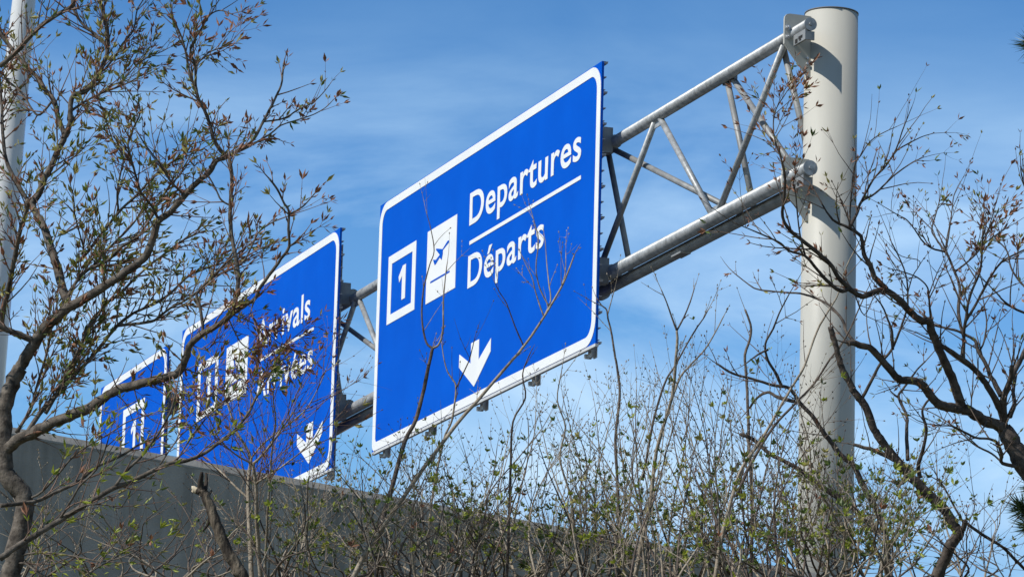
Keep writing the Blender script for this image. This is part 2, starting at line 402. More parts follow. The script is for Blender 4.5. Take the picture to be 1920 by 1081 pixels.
def number_box(panel, x0, x1, z0, z1, t=0.115, digit=True):
    fr = MB(); ring(fr, [(x1,z1),(x0,z1),(x0,z0),(x1,z0)], [(x1-t*1.25,z1-t),(x0+t*1.25,z1-t),(x0+t*1.25,z0+t),(x1-t*1.25,z0+t)], Y0, Y1)
    fo = fr.build('number_frame', 'sign_white', panel)
    if digit:
        cx = (x0+x1)/2 + 0.04; zc = (z0+z1)/2; h = 0.45
        flat('numeral', [[(cx-0.02, zc-h/2),(cx+0.12, zc-h/2),(cx+0.12, zc+h/2),(cx+0.0, zc+h/2),(cx-0.16, zc+h/2-0.12),(cx-0.13, zc+h/2-0.20),(cx-0.02, zc+h/2-0.13)]], 'sign_white', fo)
UP_SHAPE = [(415,340),(415,362),(352,442),(350,482),(337,545),(318,520),(276,590),(264,600),(247,545),(277,546),(318,492),(276,437),(287,428),(348,432),(402,345)]
DOWN_SHAPE = [(198,425),(212,428),(232,540),(300,555),(276,605),(165,590),(160,542),(190,548),(208,520)]
def plane_shape(down, x0, x1, z0, z1):
    """Aircraft silhouette, measured across the white square."""
    tl, ax, bx, pts = ((105,275),(280,-145),(-22,705),DOWN_SHAPE) if down else ((190,258),(310,-188),(-26,755),UP_SHAPE)
    det = ax[0]*bx[1] - ax[1]*bx[0]; out = []
    for p in pts:
        dx, dy = p[0]-tl[0], p[1]-tl[1]
        a = (dx*bx[1] - dy*bx[0]) / det; b_ = (ax[0]*dy - ax[1]*dx) / det
        out.append((x0 + a*(x1-x0), z1 - b_*(z1-z0)))
    return out
def pictogram(panel, x0, x1, z0, z1, down):
    sq = flat('pictogram', [[(x0,z0),(x1,z0),(x1,z1),(x0,z1)]], 'sign_white', panel)
    b = MB(); b.prism(plane_shape(down, x0, x1, z0, z1), 1, -0.009, -0.0055)
    b.build('aircraft_symbol', 'sign_blue', sq)
    flat('runway_line', [[(x0+0.17,z0+0.24),(x1-0.22,z0+0.24),(x1-0.22,z0+0.263),(x0+0.17,z0+0.263)]], 'sign_blue', sq, -0.009, -0.0055)
def arrow(panel, x, z):      # x,z = the tip
    c = x
    pts = [(c, z),(c+0.57, z+0.335),(c+0.57, z+0.50),(c+0.155, z+0.30),(c+0.155, z+0.565),(c-0.155, z+0.565),(c-0.155, z+0.30),(c-0.57, z+0.50),(c-0.57, z+0.37)]
    pts = [(c, z),(c+0.57, z+0.335),(c+0.57, z+0.50),(c+0.145, z+0.31),(c+0.145, z+0.565),(c-0.145, z+0.565),(c-0.145, z+0.31),(c-0.57, z+0.50),(c-0.57, z+0.335)]
    flat('down_arrow', [[pts[0],pts[1],pts[2],pts[3]], [pts[0],pts[3],pts[6]], [pts[3],pts[4],pts[5],pts[6]], [pts[0],pts[6],pts[7],pts[8]]], 'sign_white', panel)
H = 3.3
BOLD = 0.014
r1, p1 = sign(0.0, 7.99, H, 'blue overhead sign reading Departures Départs with a takeoff symbol and down arrow', (7.60, 5.77, 3.97, 2.06, 0.25))
number_box(p1, 0.44, 1.55, H-1.69, H-0.785)
pictogram(p1, 1.99, 3.11, H-1.71, H-0.77, False)
words('lettering', 'Departures', 3.575, 7.40, H-1.02, 0.41, p1, BOLD)
flat('divider_line', [[(3.60,H-1.268),(7.41,H-1.268),(7.41,H-1.22),(3.60,H-1.22)]], 'sign_white', p1)
words('lettering', 'Départs', 3.575, 6.235, H-1.815, 0.41, p1, BOLD)
arrow(p1, 3.92, H-3.10)
AX = -9.48
r2_, p2 = sign(AX, -1.72, H, 'blue overhead sign reading Arrivals Arrivées with a landing symbol, behind the branches', (-2.1, -3.9, -5.7, -7.6, -9.2), 0.065)
H -= 0.065        # what follows is measured from the common top line
number_box(p2, -8.48-AX, -7.41-AX, H-1.51, H-0.64)
pictogram(p2, -6.99-AX, -5.89-AX, H-1.50, H-0.655, True)
words('lettering', 'Arrivals', -5.45-AX, -2.94-AX, H-0.96, 0.40, p2, BOLD)
flat('divider_line', [[(-5.43-AX,H-1.16),(-2.74-AX,H-1.16),(-2.74-AX,H-1.12),(-5.43-AX,H-1.12)]], 'sign_white', p2)
words('lettering', 'Arrivées', -5.42-AX, -2.74-AX, H-1.70, 0.40, p2, BOLD)
arrow(p2, -2.75-AX, H-3.02)
H += 0.065
BX = -14.26
r3, p3 = sign(BX, -10.28, H, 'smaller blue overhead sign with a white framed symbol, farthest from the round post', (-10.7, -12.3, -13.9))
number_box(p3, -12.76-BX, -11.48-BX, H-1.62, H-0.62, 0.13)

# ---------------------------------------------------------------- lamp post at the edge of the picture
lb = MB()
Yl = 37.0
pa, pb = at(45, 0, Yl), at(-9, 540, Yl)
dirl = (pa - pb).normalized()
low = pb - dirl * ((pb.z - ROAD_Z) / dirl.z); hi = pa + dirl * 1.6
lroot = empty('light_pole', low, 0, label='pale glossy tapered light pole leaning slightly behind the leafy tree', cat='light pole')
def taper(z): return 0.150 - (z - pb.z) * (0.150 - 0.104) / (pa.z - pb.z)
lb.tube([low - low, pb - low, pa - low, hi - low], [taper(low.z), taper(pb.z), taper(pa.z), taper(hi.z)], 48)
lb.build('shaft', 'light_pole_paint', lroot)
b = MB(); b.cyl((0,0,0), (0,0,0.04), 0.34, 32); b.build('base_plate', 'light_pole_paint', lroot)
b = MB(); b.tube([hi-low, hi-low+Vector((0.25,0,0.25)), hi-low+Vector((0.9,0,0.38)), hi-low+Vector((1.3,0,0.40))], [0.08,0.06,0.05,0.05], 14); b.build('arm', 'light_pole_paint', lroot)
b = MB(); hh = hi-low+Vector((1.3,0,0.40)); b.tube([hh, hh+Vector((0.12,0,0.02)), hh+Vector((0.6,0,0.02)), hh+Vector((0.7,0,0.0))], [0.06,0.13,0.13,0.05], 14); b.build('lamp_head', 'galvanised', lroot)

# ---------------------------------------------------------------- woody plants
def smooth_path(pts, sub=4):
    out = []; n = len(pts)
    for i in range(n-1):
        p0 = pts[max(i-1,0)]; p1_ = pts[i]; p2_ = pts[i+1]; p3_ = pts[min(i+2,n-1)]
        for k in range(sub):
            t = k / sub; t2 = t*t; t3 = t2*t
            out.append(0.5*((2*p1_) + (p2_-p0)*t + (2*p0-5*p1_+4*p2_-p3_)*t2 + (3*p1_-p0-3*p2_+p3_)*t3))
    out.append(pts[-1]); return out
def rnd(a, b): return random.uniform(a, b)
def rvec():
    while True:
        v = Vector((rnd(-1,1), rnd(-1,1), rnd(-1,1)))
        if 0.05 < v.length < 1: return v.normalized()

class Plant:
    def __init__(s, name, base, label, cat, group=None, wood='bark_grey', twig='twig_red', part='branch'):
        s.base = base
        s.root = empty(name, base, 0, label=label, cat=cat, group=group)
        s.tw = MB(); s.lf = MB(); s.wood = wood; s.twigmat = twig; s.part = part
        s.gate = None; s.slim = 1.0
        s.limbs = []        # (path, radii, px path)
        s.pxmem = []        # (px, py, Y)
    def limb(s, px, r0, r1, Y=None, dY=None, name=None, wood=None, knob=0.10, extend=True, sides=9, ground=False):
        """px: course seen in the photograph; r0, r1: half thickness in photo pixels; Y: distance of its start."""
        px = [tuple(p) for p in px]
        if Y is None:
            best = min(s.pxmem, key=lambda q: (q[0]-px[0][0])**2 + (q[1]-px[0][1])**2) if s.pxmem else None
            Y = best[2] if best and math.hypot(best[0]-px[0][0], best[1]-px[0][1]) < 30 else s.base.y + rnd(-0.25, 0.25)
        tot = sum(math.hypot(px[i+1][0]-px[i][0], px[i+1][1]-px[i][1]) for i in range(len(px)-1))
        if dY is None: dY = rnd(-1, 1) * min(tot / 700.0, 0.6)
        if extend:
            ex, ey = px[-1]
            if ey <= 8 or ex <= 4 or ex >= 1914:
                ax, ay = px[-2]; l = math.hypot(ex-ax, ey-ay) or 1
                px.append((ex + (ex-ax)/l*90, ey + (ey-ay)/l*90)); tot += 90
        acc = 0; P = []
        for i, p in enumerate(px):
            if i: acc += math.hypot(p[0]-px[i-1][0], p[1]-px[i-1][1])
            P.append((at(p[0], p[1], Y + dY * acc / max(tot, 1)), p, Y + dY * acc / max(tot, 1)))
            s.pxmem.append((p[0], p[1], Y + dY * acc / max(tot, 1)))
        for i in range(len(P)-1):        # denser memory for attaching children
            for k in (0.25, 0.5, 0.75):
                s.pxmem.append(tuple(P[i][1][j]*(1-k)+P[i+1][1][j]*k for j in (0,1)) + (P[i][2]*(1-k)+P[i+1][2]*k,))
        path = smooth_path([q[0] for q in P], 4)
        if ground:
            g0 = path[0]; dn = [Vector((g0.x + rnd(-.1,.1) * k, g0.y + rnd(-.05,.05) * k, g0.z * (1 - k/5))) for k in range(5, 0, -1)]
            dn[0] = Vector((dn[0].x, dn[0].y, -0.03)); path = smooth_path(dn + [g0], 3)[:-1] + path
            ng = len(dn) * 3
        else: ng = 0
        n = len(path); sd = rnd(0, 100)
        rr = []
        Ym = Y
        for i in range(n):
            t = max(0, (i - ng)) / max(1, n - 1 - ng)
            r = (r0 + (r1 - r0) * t ** 0.85) * Ym / F * s.slim
            if i < ng: r = r0 * s.slim * Ym / F * (1 + 0.7 * (ng - i) / max(ng, 1))
            r *= 1 + knob * mnoise.noise(Vector((sd, i * 0.45, 0))) * 1.3
            rr.append(r)
        for i in range(1, n-1):
            path[i] = path[i] + Vector((mnoise.noise(Vector((i*0.8, sd, 1))), 0.5*mnoise.noise(Vector((i*0.8, sd, 5))), mnoise.noise(Vector((i*0.8, sd, 9))))) * min(rr[i] * 0.28, 0.007)
        m = MB(); m.tube([p - s.base for p in path], rr, sides)
        m.build(name or s.part, wood or s.wood, s.root)
        s.limbs.append((path[ng:], rr[ng:]))
        return path[ng:], rr[ng:]
    def leafpair(s, p, d, size, mi, nleaf=2, spread=0.5, wid=0.26):
        d = d.normalized(); side = d.cross(rvec())
        if side.length < 1e-3: return
        side.normalize()
        p = p - s.base
        for k in range(nleaf):
            a = 2*math.pi*k/nleaf + rnd(-.3,.3)
            out = (Matrix.Rotation(a, 3, d) @ side)
            sp = spread * rnd(0.6, 1.3)
            ax = (d * math.cos(sp) + out * math.sin(sp)).normalized()
            ln = size * rnd(0.7, 1.25); wd = ln * wid * rnd(0.8, 1.2)
            cr = ax.cross(out)
            if cr.length < 1e-3: continue
            cr.normalize(); bend = out * ln * rnd(-0.05, 0.16)
            A = p; B = p + ax*ln*0.45 + cr*wd*0.5 + out*wd*0.2; C = p + ax*ln + bend; D = p + ax*ln*0.45 - cr*wd*0.5 + out*wd*0.2
            E_ = p + ax*ln*0.5 - out*wd*0.12
            s.lf.add([A,B,C,D,E_], [(0,4,1),(1,4,2),(2,4,3),(3,4,0)], mi)
    def bud(s, p, d, r):
        d = d.normalized(); p = p - s.base
        s.tw.tube([p - d*r*0.6, p + d*r*0.7, p + d*r*2.6], [r*0.6, r, r*0.15], 5, 0, False)
    def twig(s, p, d, ln, r, style, depth=0, up=0.25):
        n = max(3, int(ln / 0.035)); st = ln / n
        path = [p]; d = d.normalized(); curl = rvec() * rnd(0.03, 0.12)
        dirs = [d]
        for i in range(n):
            d = (d + curl + rvec() * style['wob'] + Vector((0,0,up*0.12))).normalized()
            p = p + d * st; path.append(p); dirs.append(d)
        rr = [r * (1 - 0.65 * i / n) for i in range(n+1)]
        s.tw.tube([q - s.base for q in path], rr, 4 if r < 0.0035 else 5, 0, False)
        for i in range(1, n+1):
            tip = i == n
            if tip or random.random() < style['node']:
                if random.random() < style['leaf'] * (1.6 if tip else 1) * (s.gate(path[i]) if s.gate else 1):
                    mi = random.choices(range(len(style['mats'])), style['mw'])[0]
                    sz = rnd(*style['size']); nl = 2
                    if tip: nl = random.choice((2,2,3,4))
                    if style.get('tuft'): nl = random.choice((3,4,5,6))
                    s.leafpair(path[i], dirs[i], sz, mi, nl, style.get('spread', 0.5), style.get('wid', 0.26))
                elif style.get('bud') and random.random() < 0.7:
                    s.bud(path[i], dirs[i] if tip else (dirs[i] + rvec()*0.8), max(rr[i]*1.5, style['bud']))
            if depth > 0 and not tip and random.random() < style['fork']:
                pair = 2 if random.random() < style.get('opp', 0.3) else 1
                ax = dirs[i].cross(rvec()).normalized()
                for k in range(pair):
                    an = rnd(0.5, 0.95)
                    dd = dirs[i]*math.cos(an) + (ax if k == 0 else -ax)*math.sin(an)
                    s.twig(path[i], dd, ln * rnd(0.3, 0.65) * (1 - 0.3*i/n), rr[i]*0.75, style, depth-1, up)
    def clothe(s, limb, spacing, length, r, style, depth=1, start=0.12, up=0.3, end=1.0, ang=(0.45,1.0)):
        path, rad = limb
        acc = 0; nxt = spacing * rnd(0.3, 1); n = len(path)
        for i in range(1, n):
            seg = (path[i] - path[i-1]).length; acc += seg
            if i / n < start or i / n > end: continue
            while acc > nxt:
                nxt += spacing * rnd(0.5, 1.5)
                t = (path[i] - path[i-1])
                if t.length < 1e-6: continue
                t.normalize(); ax = t.cross(rvec())
                if ax.length < 1e-3: continue
                ax.normalize(); an = rnd(*ang)
                d = t*math.cos(an) + ax*math.sin(an) + Vector((0,0,up*rnd(0.2,1)))
                s.twig(path[i], d, rnd(*length), min(r, rad[i]*0.8), style, depth, up)
        t = (path[-1]-path[-2])
        if t.length > 1e-6 and end >= 1: s.twig(path[-1], t, rnd(*length)*0.7, min(r, rad[-1]), style, depth, up)
    def finish(s, leafmats, leafname='leaves'):
        if s.tw.v: s.tw.build('twigs', s.twigmat, s.root, 'stuff')
        if s.lf.v: s.lf.build(leafname, leafmats, s.root, 'stuff')

# ---- how the shoots of each kind grow
ELDER = dict(wob=0.10, node=0.65, leaf=0.70, fork=0.26, opp=0.5, mats=0, mw=(6,6,3), size=(0.018,0.037), wid=0.3, bud=0.0022)
ELDER_BROWN = dict(ELDER, mw=(9,2,0.6), leaf=0.6)
ELDER_GREEN = dict(ELDER, mw=(3,5,4), size=(0.020,0.040))
ELDER_BRIGHT = dict(ELDER, mw=(1,2,3,7), size=(0.020,0.040), leaf=0.42)
LM = ('leaf_brown', 'leaf_olive', 'leaf_green', 'leaf_bright')
for st in (ELDER, ELDER_BROWN, ELDER_GREEN): st['mats'] = LM[:3]
ELDER_BRIGHT['mats'] = LM
MAPLE = dict(wob=0.11, node=0.42, leaf=0.40, fork=0.15, opp=0.6, mats=LM[:3], mw=(6,3,1), size=(0.012,0.024), bud=0.0026, wid=0.32)
MAPLE_BROWN = dict(MAPLE, leaf=0.95, node=0.85, mw=(10,2,0.5), size=(0.014,0.026))
SHOOT = dict(wob=0.07, node=0.6, leaf=0.08, fork=0.24, opp=0.75, mats=LM, mw=(0.4,2,6,2.5), size=(0.013,0.023), bud=0.0024, wid=0.5, spread=0.75, tuft=True)
SHOOT_GREEN = dict(SHOOT, leaf=0.34, fork=0.22, size=(0.012,0.024), mw=(0.3,2,6,4))

# ---------------------------------------------------------------- the leafy tree at the left
T = Plant('elder_tree', Vector((at(15, 1075, 14.0).x, 14.0, 0)), 'gnarled budding tree with crooked trunk spreading before the arrivals sign and light pole', 'tree', wood='bark_grey', twig='twig_red')
lt = []; T.slim = 0.86
lt.append(T.limb([(20,1079),(32,1020),(46,960),(41,925),(15,895),(8,865),(7,800),(8,765),(22,720),(38,690)], 23, 17, Y=14.0, dY=0.0, name='trunk', ground=True, sides=12, extend=False))
lt.append(T.limb([(38,690),(50,665),(67,640),(85,612),(105,597),(127,577),(150,565),(187,542),(225,517),(257,495),(275,477),(287,445),(297,415),(320,397),(350,362),(372,340),(395,320),(405,302),(425,295)], 14, 5, dY=-0.35))
lt.append(T.limb([(425,295),(402,265),(395,240),(386,212),(372,185),(367,162),(357,145),(350,107),(342,75),(330,47),(320,30)], 5, 1.8))
lt.append(T.limb([(367,162),(366,125),(357,95),(365,75),(380,50),(395,27),(415,20),(437,28)], 3.2, 1.2))
lt.append(T.limb([(366,125),(387,102),(407,92),(425,86),(435,77)], 2.0, 1))
lt.append(T.limb([(425,295),(440,285),(470,267),(485,245),(495,225),(510,197),(527,160),(530,138),(532,119)], 4.2, 2.0))
lt.append(T.limb([(440,285),(475,270),(505,252),(527,235),(557,225),(587,215),(610,202),(625,187)], 2.6, 0.9))
lt.append(T.limb([(495,228),(532,222),(560,205),(587,192),(605,175),(617,160)], 2.2, 0.9))
lt.append(T.limb([(7,850),(30,828),(67,807),(100,792),(140,775),(175,760),(212,735),(250,722),(282,715),(317,705),(335,697),(345,680),(350,665),(357,645),(382,625),(415,605),(435,587)], 14, 6, dY=-0.6))
lt.append(T.limb([(435,587),(441,565),(445,540),(447,515),(442,482),(437,457),(432,420),(432,382),(435,337),(430,297)], 5, 4.5, dY=0.1))
lt.append(T.limb([(425,597),(445,582),(460,572),(480,557),(487,540),(505,515),(527,485),(542,462),(541,430),(541,395),(532,380),(520,355),(505,335)], 5, 2.2))
lt.append(T.limb([(542,462),(552,455),(565,442)], 2.6, 1.6))
lt.append(T.limb([(541,402),(555,395),(570,385),(582,372),(592,360)], 2.2, 1.2))
lt.append(T.limb([(445,500),(460,485),(475,455),(485,435),(510,417),(540,405)], 2.4, 1.4))
lt.append(T.limb([(377,540),(395,522),(427,507),(445,497)], 3, 2, dY=0))
lt.append(T.limb([(381,625),(379,602),(374,572),(368,555),(377,540),(400,517),(427,487),(437,470)], 4, 2, dY=0))
lt.append(T.limb([(432,385),(415,375),(405,355),(394,335)], 2.4, 1.6))
lt.append(T.limb([(127,577),(122,555),(115,535),(105,495),(92,455),(80,420),(62,390),(52,377)], 11, 8, dY=0.3))
lt.append(T.limb([(57,385),(72,365),(82,337),(97,310),(107,285),(117,267),(124,250),(132,230),(132,205),(137,180),(162,170),(180,147),(195,117),(202,90),(200,50),(192,20),(187,0)], 8, 4))
lt.append(T.limb([(122,252),(110,225),(100,187),(82,165),(67,142),(45,120),(27,97),(5,70),(0,62)], 6, 4))
lt.append(T.limb([(0,125),(22,105),(42,85),(70,55),(100,32),(135,12),(140,0)], 6, 4, Y=13.9))
lt.append(T.limb([(200,87),(175,62),(155,45),(137,17),(135,0)], 3.6, 2.4))
lt.append(T.limb([(195,132),(215,107),(230,82),(250,57),(257,20),(268,0)], 2.6, 1.2))
lt.append(T.limb([(135,207),(160,190),(190,175),(225,162),(250,150),(272,138)], 3.2, 1.0))
lt.append(T.limb([(225,162),(240,140),(265,115),(290,103),(312,92)], 1.8, 0.8))
lt.append(T.limb([(0,620),(6,580),(15,545),(28,480),(38,430),(50,395),(52,378)], 7, 4, Y=14.1))
lt.append(T.limb([(62,638),(37,627),(18,620),(0,612)], 8, 6))
lt.append(T.limb([(52,377),(30,340),(12,300),(5,250),(3,200),(0,160)], 5, 3))
lt.append(T.limb([(100,187),(75,215),(60,205),(45,180),(25,160),(0,142)], 3, 1.5))
# stems fanning up from the lower limb
lt.append(T.limb([(30,810),(50,780),(60,760),(70,720),(87,665),(95,625),(100,590)], 4, 2))
lt.append(T.limb([(50,812),(82,765),(112,735),(140,702),(162,680),(190,647),(220,610),(250,587),(287,570),(317,552),(350,520),(380,505),(410,495)], 5.5, 2.2))
lt.append(T.limb([(100,745),(125,715),(140,680),(155,640),(172,602),(190,580),(207,562),(225,550),(250,525),(280,497),(310,475),(340,452),(365,440)], 5.5, 2))
lt.append(T.limb([(85,775),(105,740),(120,710),(135,680),(150,650),(165,615),(185,590),(195,560),(195,520),(200,490)], 4.5, 2))
lt.append(T.limb([(220,610),(250,607),(285,602),(300,592),(320,577),(352,560),(377,540),(400,518)], 3.6, 2.2))
lt.append(T.limb([(140,495),(160,477),(185,445),(207,417),(230,390),(255,367),(275,345),(300,320),(320,305),(345,290),(360,270)], 4, 1.8, dY=-.3))
lt.append(T.limb([(120,560),(150,520),(175,497),(200,470),(220,450),(240,430),(260,405),(268,385)], 4, 1.6))
lt.append(T.limb([(125,560),(155,512),(200,490),(225,465),(262,440),(280,410),(292,390),(315,352),(335,330),(352,300)], 4, 1.6))
lt.append(T.limb([(297,412),(285,387),(265,362),(257,337),(245,295),(240,270),(248,245),(262,215),(260,190)], 3.5, 1.5))
lt.append(T.limb([(345,365),(320,340),(300,307),(275,275),(262,255)], 3, 1.4))
lt.append(T.limb([(222,395),(220,360),(227,320),(232,295),(215,270),(205,245),(190,200),(175,160)], 2.6, 0.9))
lt.append(T.limb([(110,440),(135,430),(150,425),(165,450),(175,480),(190,500)], 2.6, 1.4))
lt.append(T.limb([(82,337),(105,320),(130,300),(150,285),(165,265)], 2.6, 1))
lt.append(T.limb([(160,477),(150,440),(140,400),(138,370),(130,340)], 2.2, 1))
# brown tufted shoots hanging across the arrivals sign
TUFTED = []
for pts in ([(437,590),(470,603),(500,622),(530,645),(560,625),(580,610)], [(430,600),(450,640),(470,655),(495,670),(520,650),(545,655)], [(480,557),(470,585),(478,600)],
            [(480,747),(490,715),(482,690),(485,655)], [(490,718),(515,690),(535,672),(550,690)], [(357,645),(385,655),(410,640),(440,650)],
            [(345,690),(375,700),(405,690),(440,700)], [(282,715),(310,740),(345,750),(385,745)], [(250,722),(262,760),(290,790),(330,800)],
            [(335,690),(345,730),(340,765),(355,800)], [(212,735),(235,755),(250,790)]):
    l = T.limb(pts, 1.7, 0.7); lt.append(l)
    if pts[0][0] > 425: TUFTED.append(l)
lt.append(T.limb([(300,870),(340,815),(385,780),(430,742),(470,712)], 1.8, 0.8, Y=13.5))
lt.append(T.limb([(330,865),(372,800),(415,760),(450,740),(490,705)], 1.6, 0.7, Y=13.6))
# low boughs in front of the wall
lt.append(T.limb([(0,1047),(30,1025),(75,997),(112,975),(160,945),(212,915),(250,900),(287,882),(320,868),(350,863),(385,848),(420,822),(440,806),(465,775),(480,745),(497,718)], 7.5, 2.6, Y=13.3, dY=0.2, ground=False))
lt.append(T.limb([(0,947),(62,940),(105,922),(150,900),(180,875),(225,855),(257,835),(287,822)], 5, 2.2, Y=13.6))
lt.append(T.limb([(215,912),(237,882),(265,855),(287,825),(300,808),(320,770),(330,735)], 3.6, 1.8))
lt.append(T.limb([(112,972),(135,935),(150,910),(180,880),(195,847),(205,815)], 3, 1.5))
lt.append(T.limb([(30,1045),(60,1036),(100,1036),(155,1045),(190,1052),(225,1045),(260,1030)], 2.6, 1.1))
lt.append(T.limb([(60,932),(80,920),(112,885),(135,857),(162,837),(200,815),(240,790),(285,775)], 2.6, 1.2))
lt.append(T.limb([(112,973),(160,947),(200,946),(222,952),(235,940),(245,920)], 2.2, 1.0))
lt.append(T.limb([(20,1060),(45,1055),(75,1075),(110,1090)], 3, 2))
lt.append(T.limb([(160,1078),(185,1062),(215,1045),(240,1030),(270,1020)], 2.0, 1))
for i, l in enumerate(lt):
    p = l[0][-1]; q = (l[0][len(l[0])//2])
    d = q - Vector((0,0,CAMZ)); px = 960 + F * (d.dot(_r)) / d.dot(_f); py = 540.5 - F * d.dot(_u) / d.dot(_f)
    st = ELDER
    if px > 400 and py < 720: st = ELDER_BROWN
    if px < 330 and 300 < py < 700: st = random.choice((ELDER, ELDER_GREEN))
    if py > 820: st = ELDER_BRIGHT
    if i == 0: continue
    big = l[1][0] * F / 14 > 8
    dens = (0.024 if px < 330 else 0.028) if py < 720 else 0.058
    if px > 420: dens *= 1.45
    T.clothe(l, dens * (1.5 if big else 1), ((0.06, 0.22) if px < 480 else (0.04, 0.14)) if py < 760 else (0.08, 0.24), 0.0030, st, 1, 0.06, 0.35, ang=(0.4, 1.0))
for l in TUFTED: T.clothe(l, 0.042, (0.02, 0.06), 0.0022, dict(ELDER_BROWN, leaf=1.0, node=0.95, mw=(12,1,0.2), size=(0.018,0.032)), 1, 0.35, 0.2, ang=(0.5, 1.3))
T.finish(LM)
# fine reddish outer shoots that cross the arrivals sign
T2 = Plant('elder_sapling', Vector((at(470, 1080, 15.2).x, 15.2, 0)), 'slender twin stemmed sapling with purplish shoots rising beneath the arrivals sign', 'sapling', wood='stem_tan', twig='twig_red', part='stem')
l2 = []
l2.append(T2.limb([(472,1080),(467,985),(465,930),(467,885),(470,860),(460,835),(447,815),(436,785),(428,760),(420,735)], 4.6, 1.6, Y=15.2, ground=True))
l2.append(T2.limb([(489,1080),(482,985),(480,910),(475,872),(485,860),(510,830),(530,800),(552,770)], 4.6, 1.2, Y=15.2, ground=True))
l2.append(T2.limb([(497,1060),(502,960),(507,885),(512,825),(517,785),(512,740),(522,700)], 2.6, 1, Y=15.1, ground=True))
l2.append(T2.limb([(470,860),(495,830),(540,795),(575,765),(600,720),(612,690)], 1.8, 0.8))
l2.append(T2.limb([(480,905),(520,880),(560,850),(590,820),(612,780)], 2.0, 0.8))
l2.append(T2.limb([(467,935),(440,910),(410,880),(385,866),(370,860)], 2.4, 1))
l2.append(T2.limb([(475,870),(440,850),(410,820),(390,780),(365,755)], 2.0, 0.8))
for l in l2: T2.clothe(l, 0.046, (0.14, 0.42), 0.0019, dict(ELDER, leaf=0.10, mw=(8,2,1), fork=0.2), 1, 0.25, 0.5)
T2.finish(LM)
# the snapped, dead trunk
D = Plant('dead_trunk', Vector((at(450, 1080, 14.6).x, 14.6, 0)), 'snapped dead tree trunk with split top and pale sawn knot before the wall', 'dead tree', wood='bark_dead', twig='twig_dark', part='snag')
D.limb([(455,1080),(440,1055),(425,1030),(410,995),(400,965),(390,940),(380,918)], 13, 9, Y=14.6, dY=0, name='trunk', ground=True, sides=12, knob=0.12, extend=False)
D.limb([(378,922),(376,900),(379,884)], 8, 3, knob=0.15, extend=False, sides=7)
D.limb([(384,920),(387,900),(386,886)], 5, 2, knob=0.15, extend=False, sides=7)
D.limb([(388,930),(395,922),(397,918)], 4, 1.5, knob=0.15, extend=False, sides=7, wood='bark_dark')
D.limb([(380,925),(369,919)], 6, 6, knob=0.1, extend=False, sides=9, wood='bark_dead')
D.limb([(370,919.5),(361,916)], 6.4, 6.2, knob=0.05, extend=False, sides=9, wood='cut_wood', name='sawn_knot')
D.limb([(395,965),(388,985),(380,995)], 4, 1.6, extend=False, sides=6)

# ---------------------------------------------------------------- the trees at the right
M = Plant('maple_tree', Vector((at(2075, 1300, 12.6).x, 12.6, 0)), 'dark limbed bare tree leaning in from the right with long boughs crossing the round post', 'tree', wood='bark_dark', twig='twig_dark')
rt = []; M.slim = 0.9
rt.append(M.limb([(2075,1300),(2030,1120),(1975,970),(1920,867),(1900,835),(1882,803)], 30, 17, Y=12.6, dY=0, name='trunk', ground=True, sides=12, extend=False))
rt.append(M.limb([(1884,806),(1872,797),(1850,790),(1830,778),(1812,767),(1800,766),(1775,762),(1760,757),(1750,747),(1740,735),(1725,717),(1705,713),(1685,710),(1667,690),(1642,662),(1632,652),(1615,648),(1600,642),(1590,643)], 13, 6, dY=-0.3, extend=False))
rt.append(M.limb([(1803,764),(1792,727),(1780,697),(1765,665),(1747,620),(1742,602),(1725,600),(1707,585),(1687,562),(1662,545),(1645,545),(1628,552),(1615,555),(1602,548),(1592,540),(1572,520),(1557,495),(1525,467),(1500,447),(1480,430),(1467,405),(1470,370),(1472,330),(1465,300)], 10.5, 2.4, dY=-0.6))
rt.append(M.limb([(1471,326),(1462,290),(1454,268),(1450,233),(1455,205),(1470,180),(1480,165)], 2.2, 0.9))
rt.append(M.limb([(1592,540),(1575,545),(1550,525),(1532,505),(1510,480),(1480,470),(1462,455),(1435,442),(1407,430),(1375,417)], 5, 1.0))
rt.append(M.limb([(1510,480),(1500,440),(1495,400),(1492,365),(1487,340),(1495,320)], 2.2, 1))
rt.append(M.limb([(1662,542),(1640,520),(1632,497),(1620,477),(1617,452),(1612,440),(1592,427),(1575,420),(1562,412),(1550,397),(1540,380)], 6.5, 1.6))
rt.append(M.limb([(1592,427),(1607,400),(1615,378),(1642,362),(1675,330),(1710,305),(1732,295)], 4, 0.9))
rt.append(M.limb([(1615,378),(1637,337),(1660,312),(1680,280),(1692,245),(1702,220),(1710,200)], 2.6, 0.8))
rt.append(M.limb([(1680,282),(1707,267),(1730,256),(1750,250)], 1.8, 0.8))
rt.append(M.limb([(1592,430),(1595,380),(1602,312),(1615,290),(1630,267),(1650,252),(1682,237)], 2.2, 0.8))
rt.append(M.limb([(1550,397),(1535,370),(1520,345),(1500,330),(1480,310),(1462,290)], 1.4, 0.7))
rt.append(M.limb([(1602,548),(1620,590),(1640,555),(1662,550)], 1.4, 1))
rt.append(M.limb([(1884,800),(1880,780),(1870,755),(1852,725),(1835,700),(1807,675),(1785,660),(1765,647)], 9, 4.5))
rt.append(M.limb([(1877,742),(1865,717),(1857,705),(1850,685),(1835,660),(1830,640),(1815,630),(1795,620),(1770,614),(1752,610)], 6, 2))
rt.append(M.limb([(1807,674),(1807,625),(1812,595),(1817,560),(1835,515),(1840,490),(1842,452),(1845,430)], 4, 1.8))
rt.append(M.limb([(1807,630),(1797,587),(1800,540),(1790,510),(1780,485),(1772,472),(1755,447),(1747,430),(1755,400),(1762,375)], 4, 1.2))
rt.append(M.limb([(1772,472),(1778,445),(1783,410),(1787,375),(1790,362)], 2, 1))
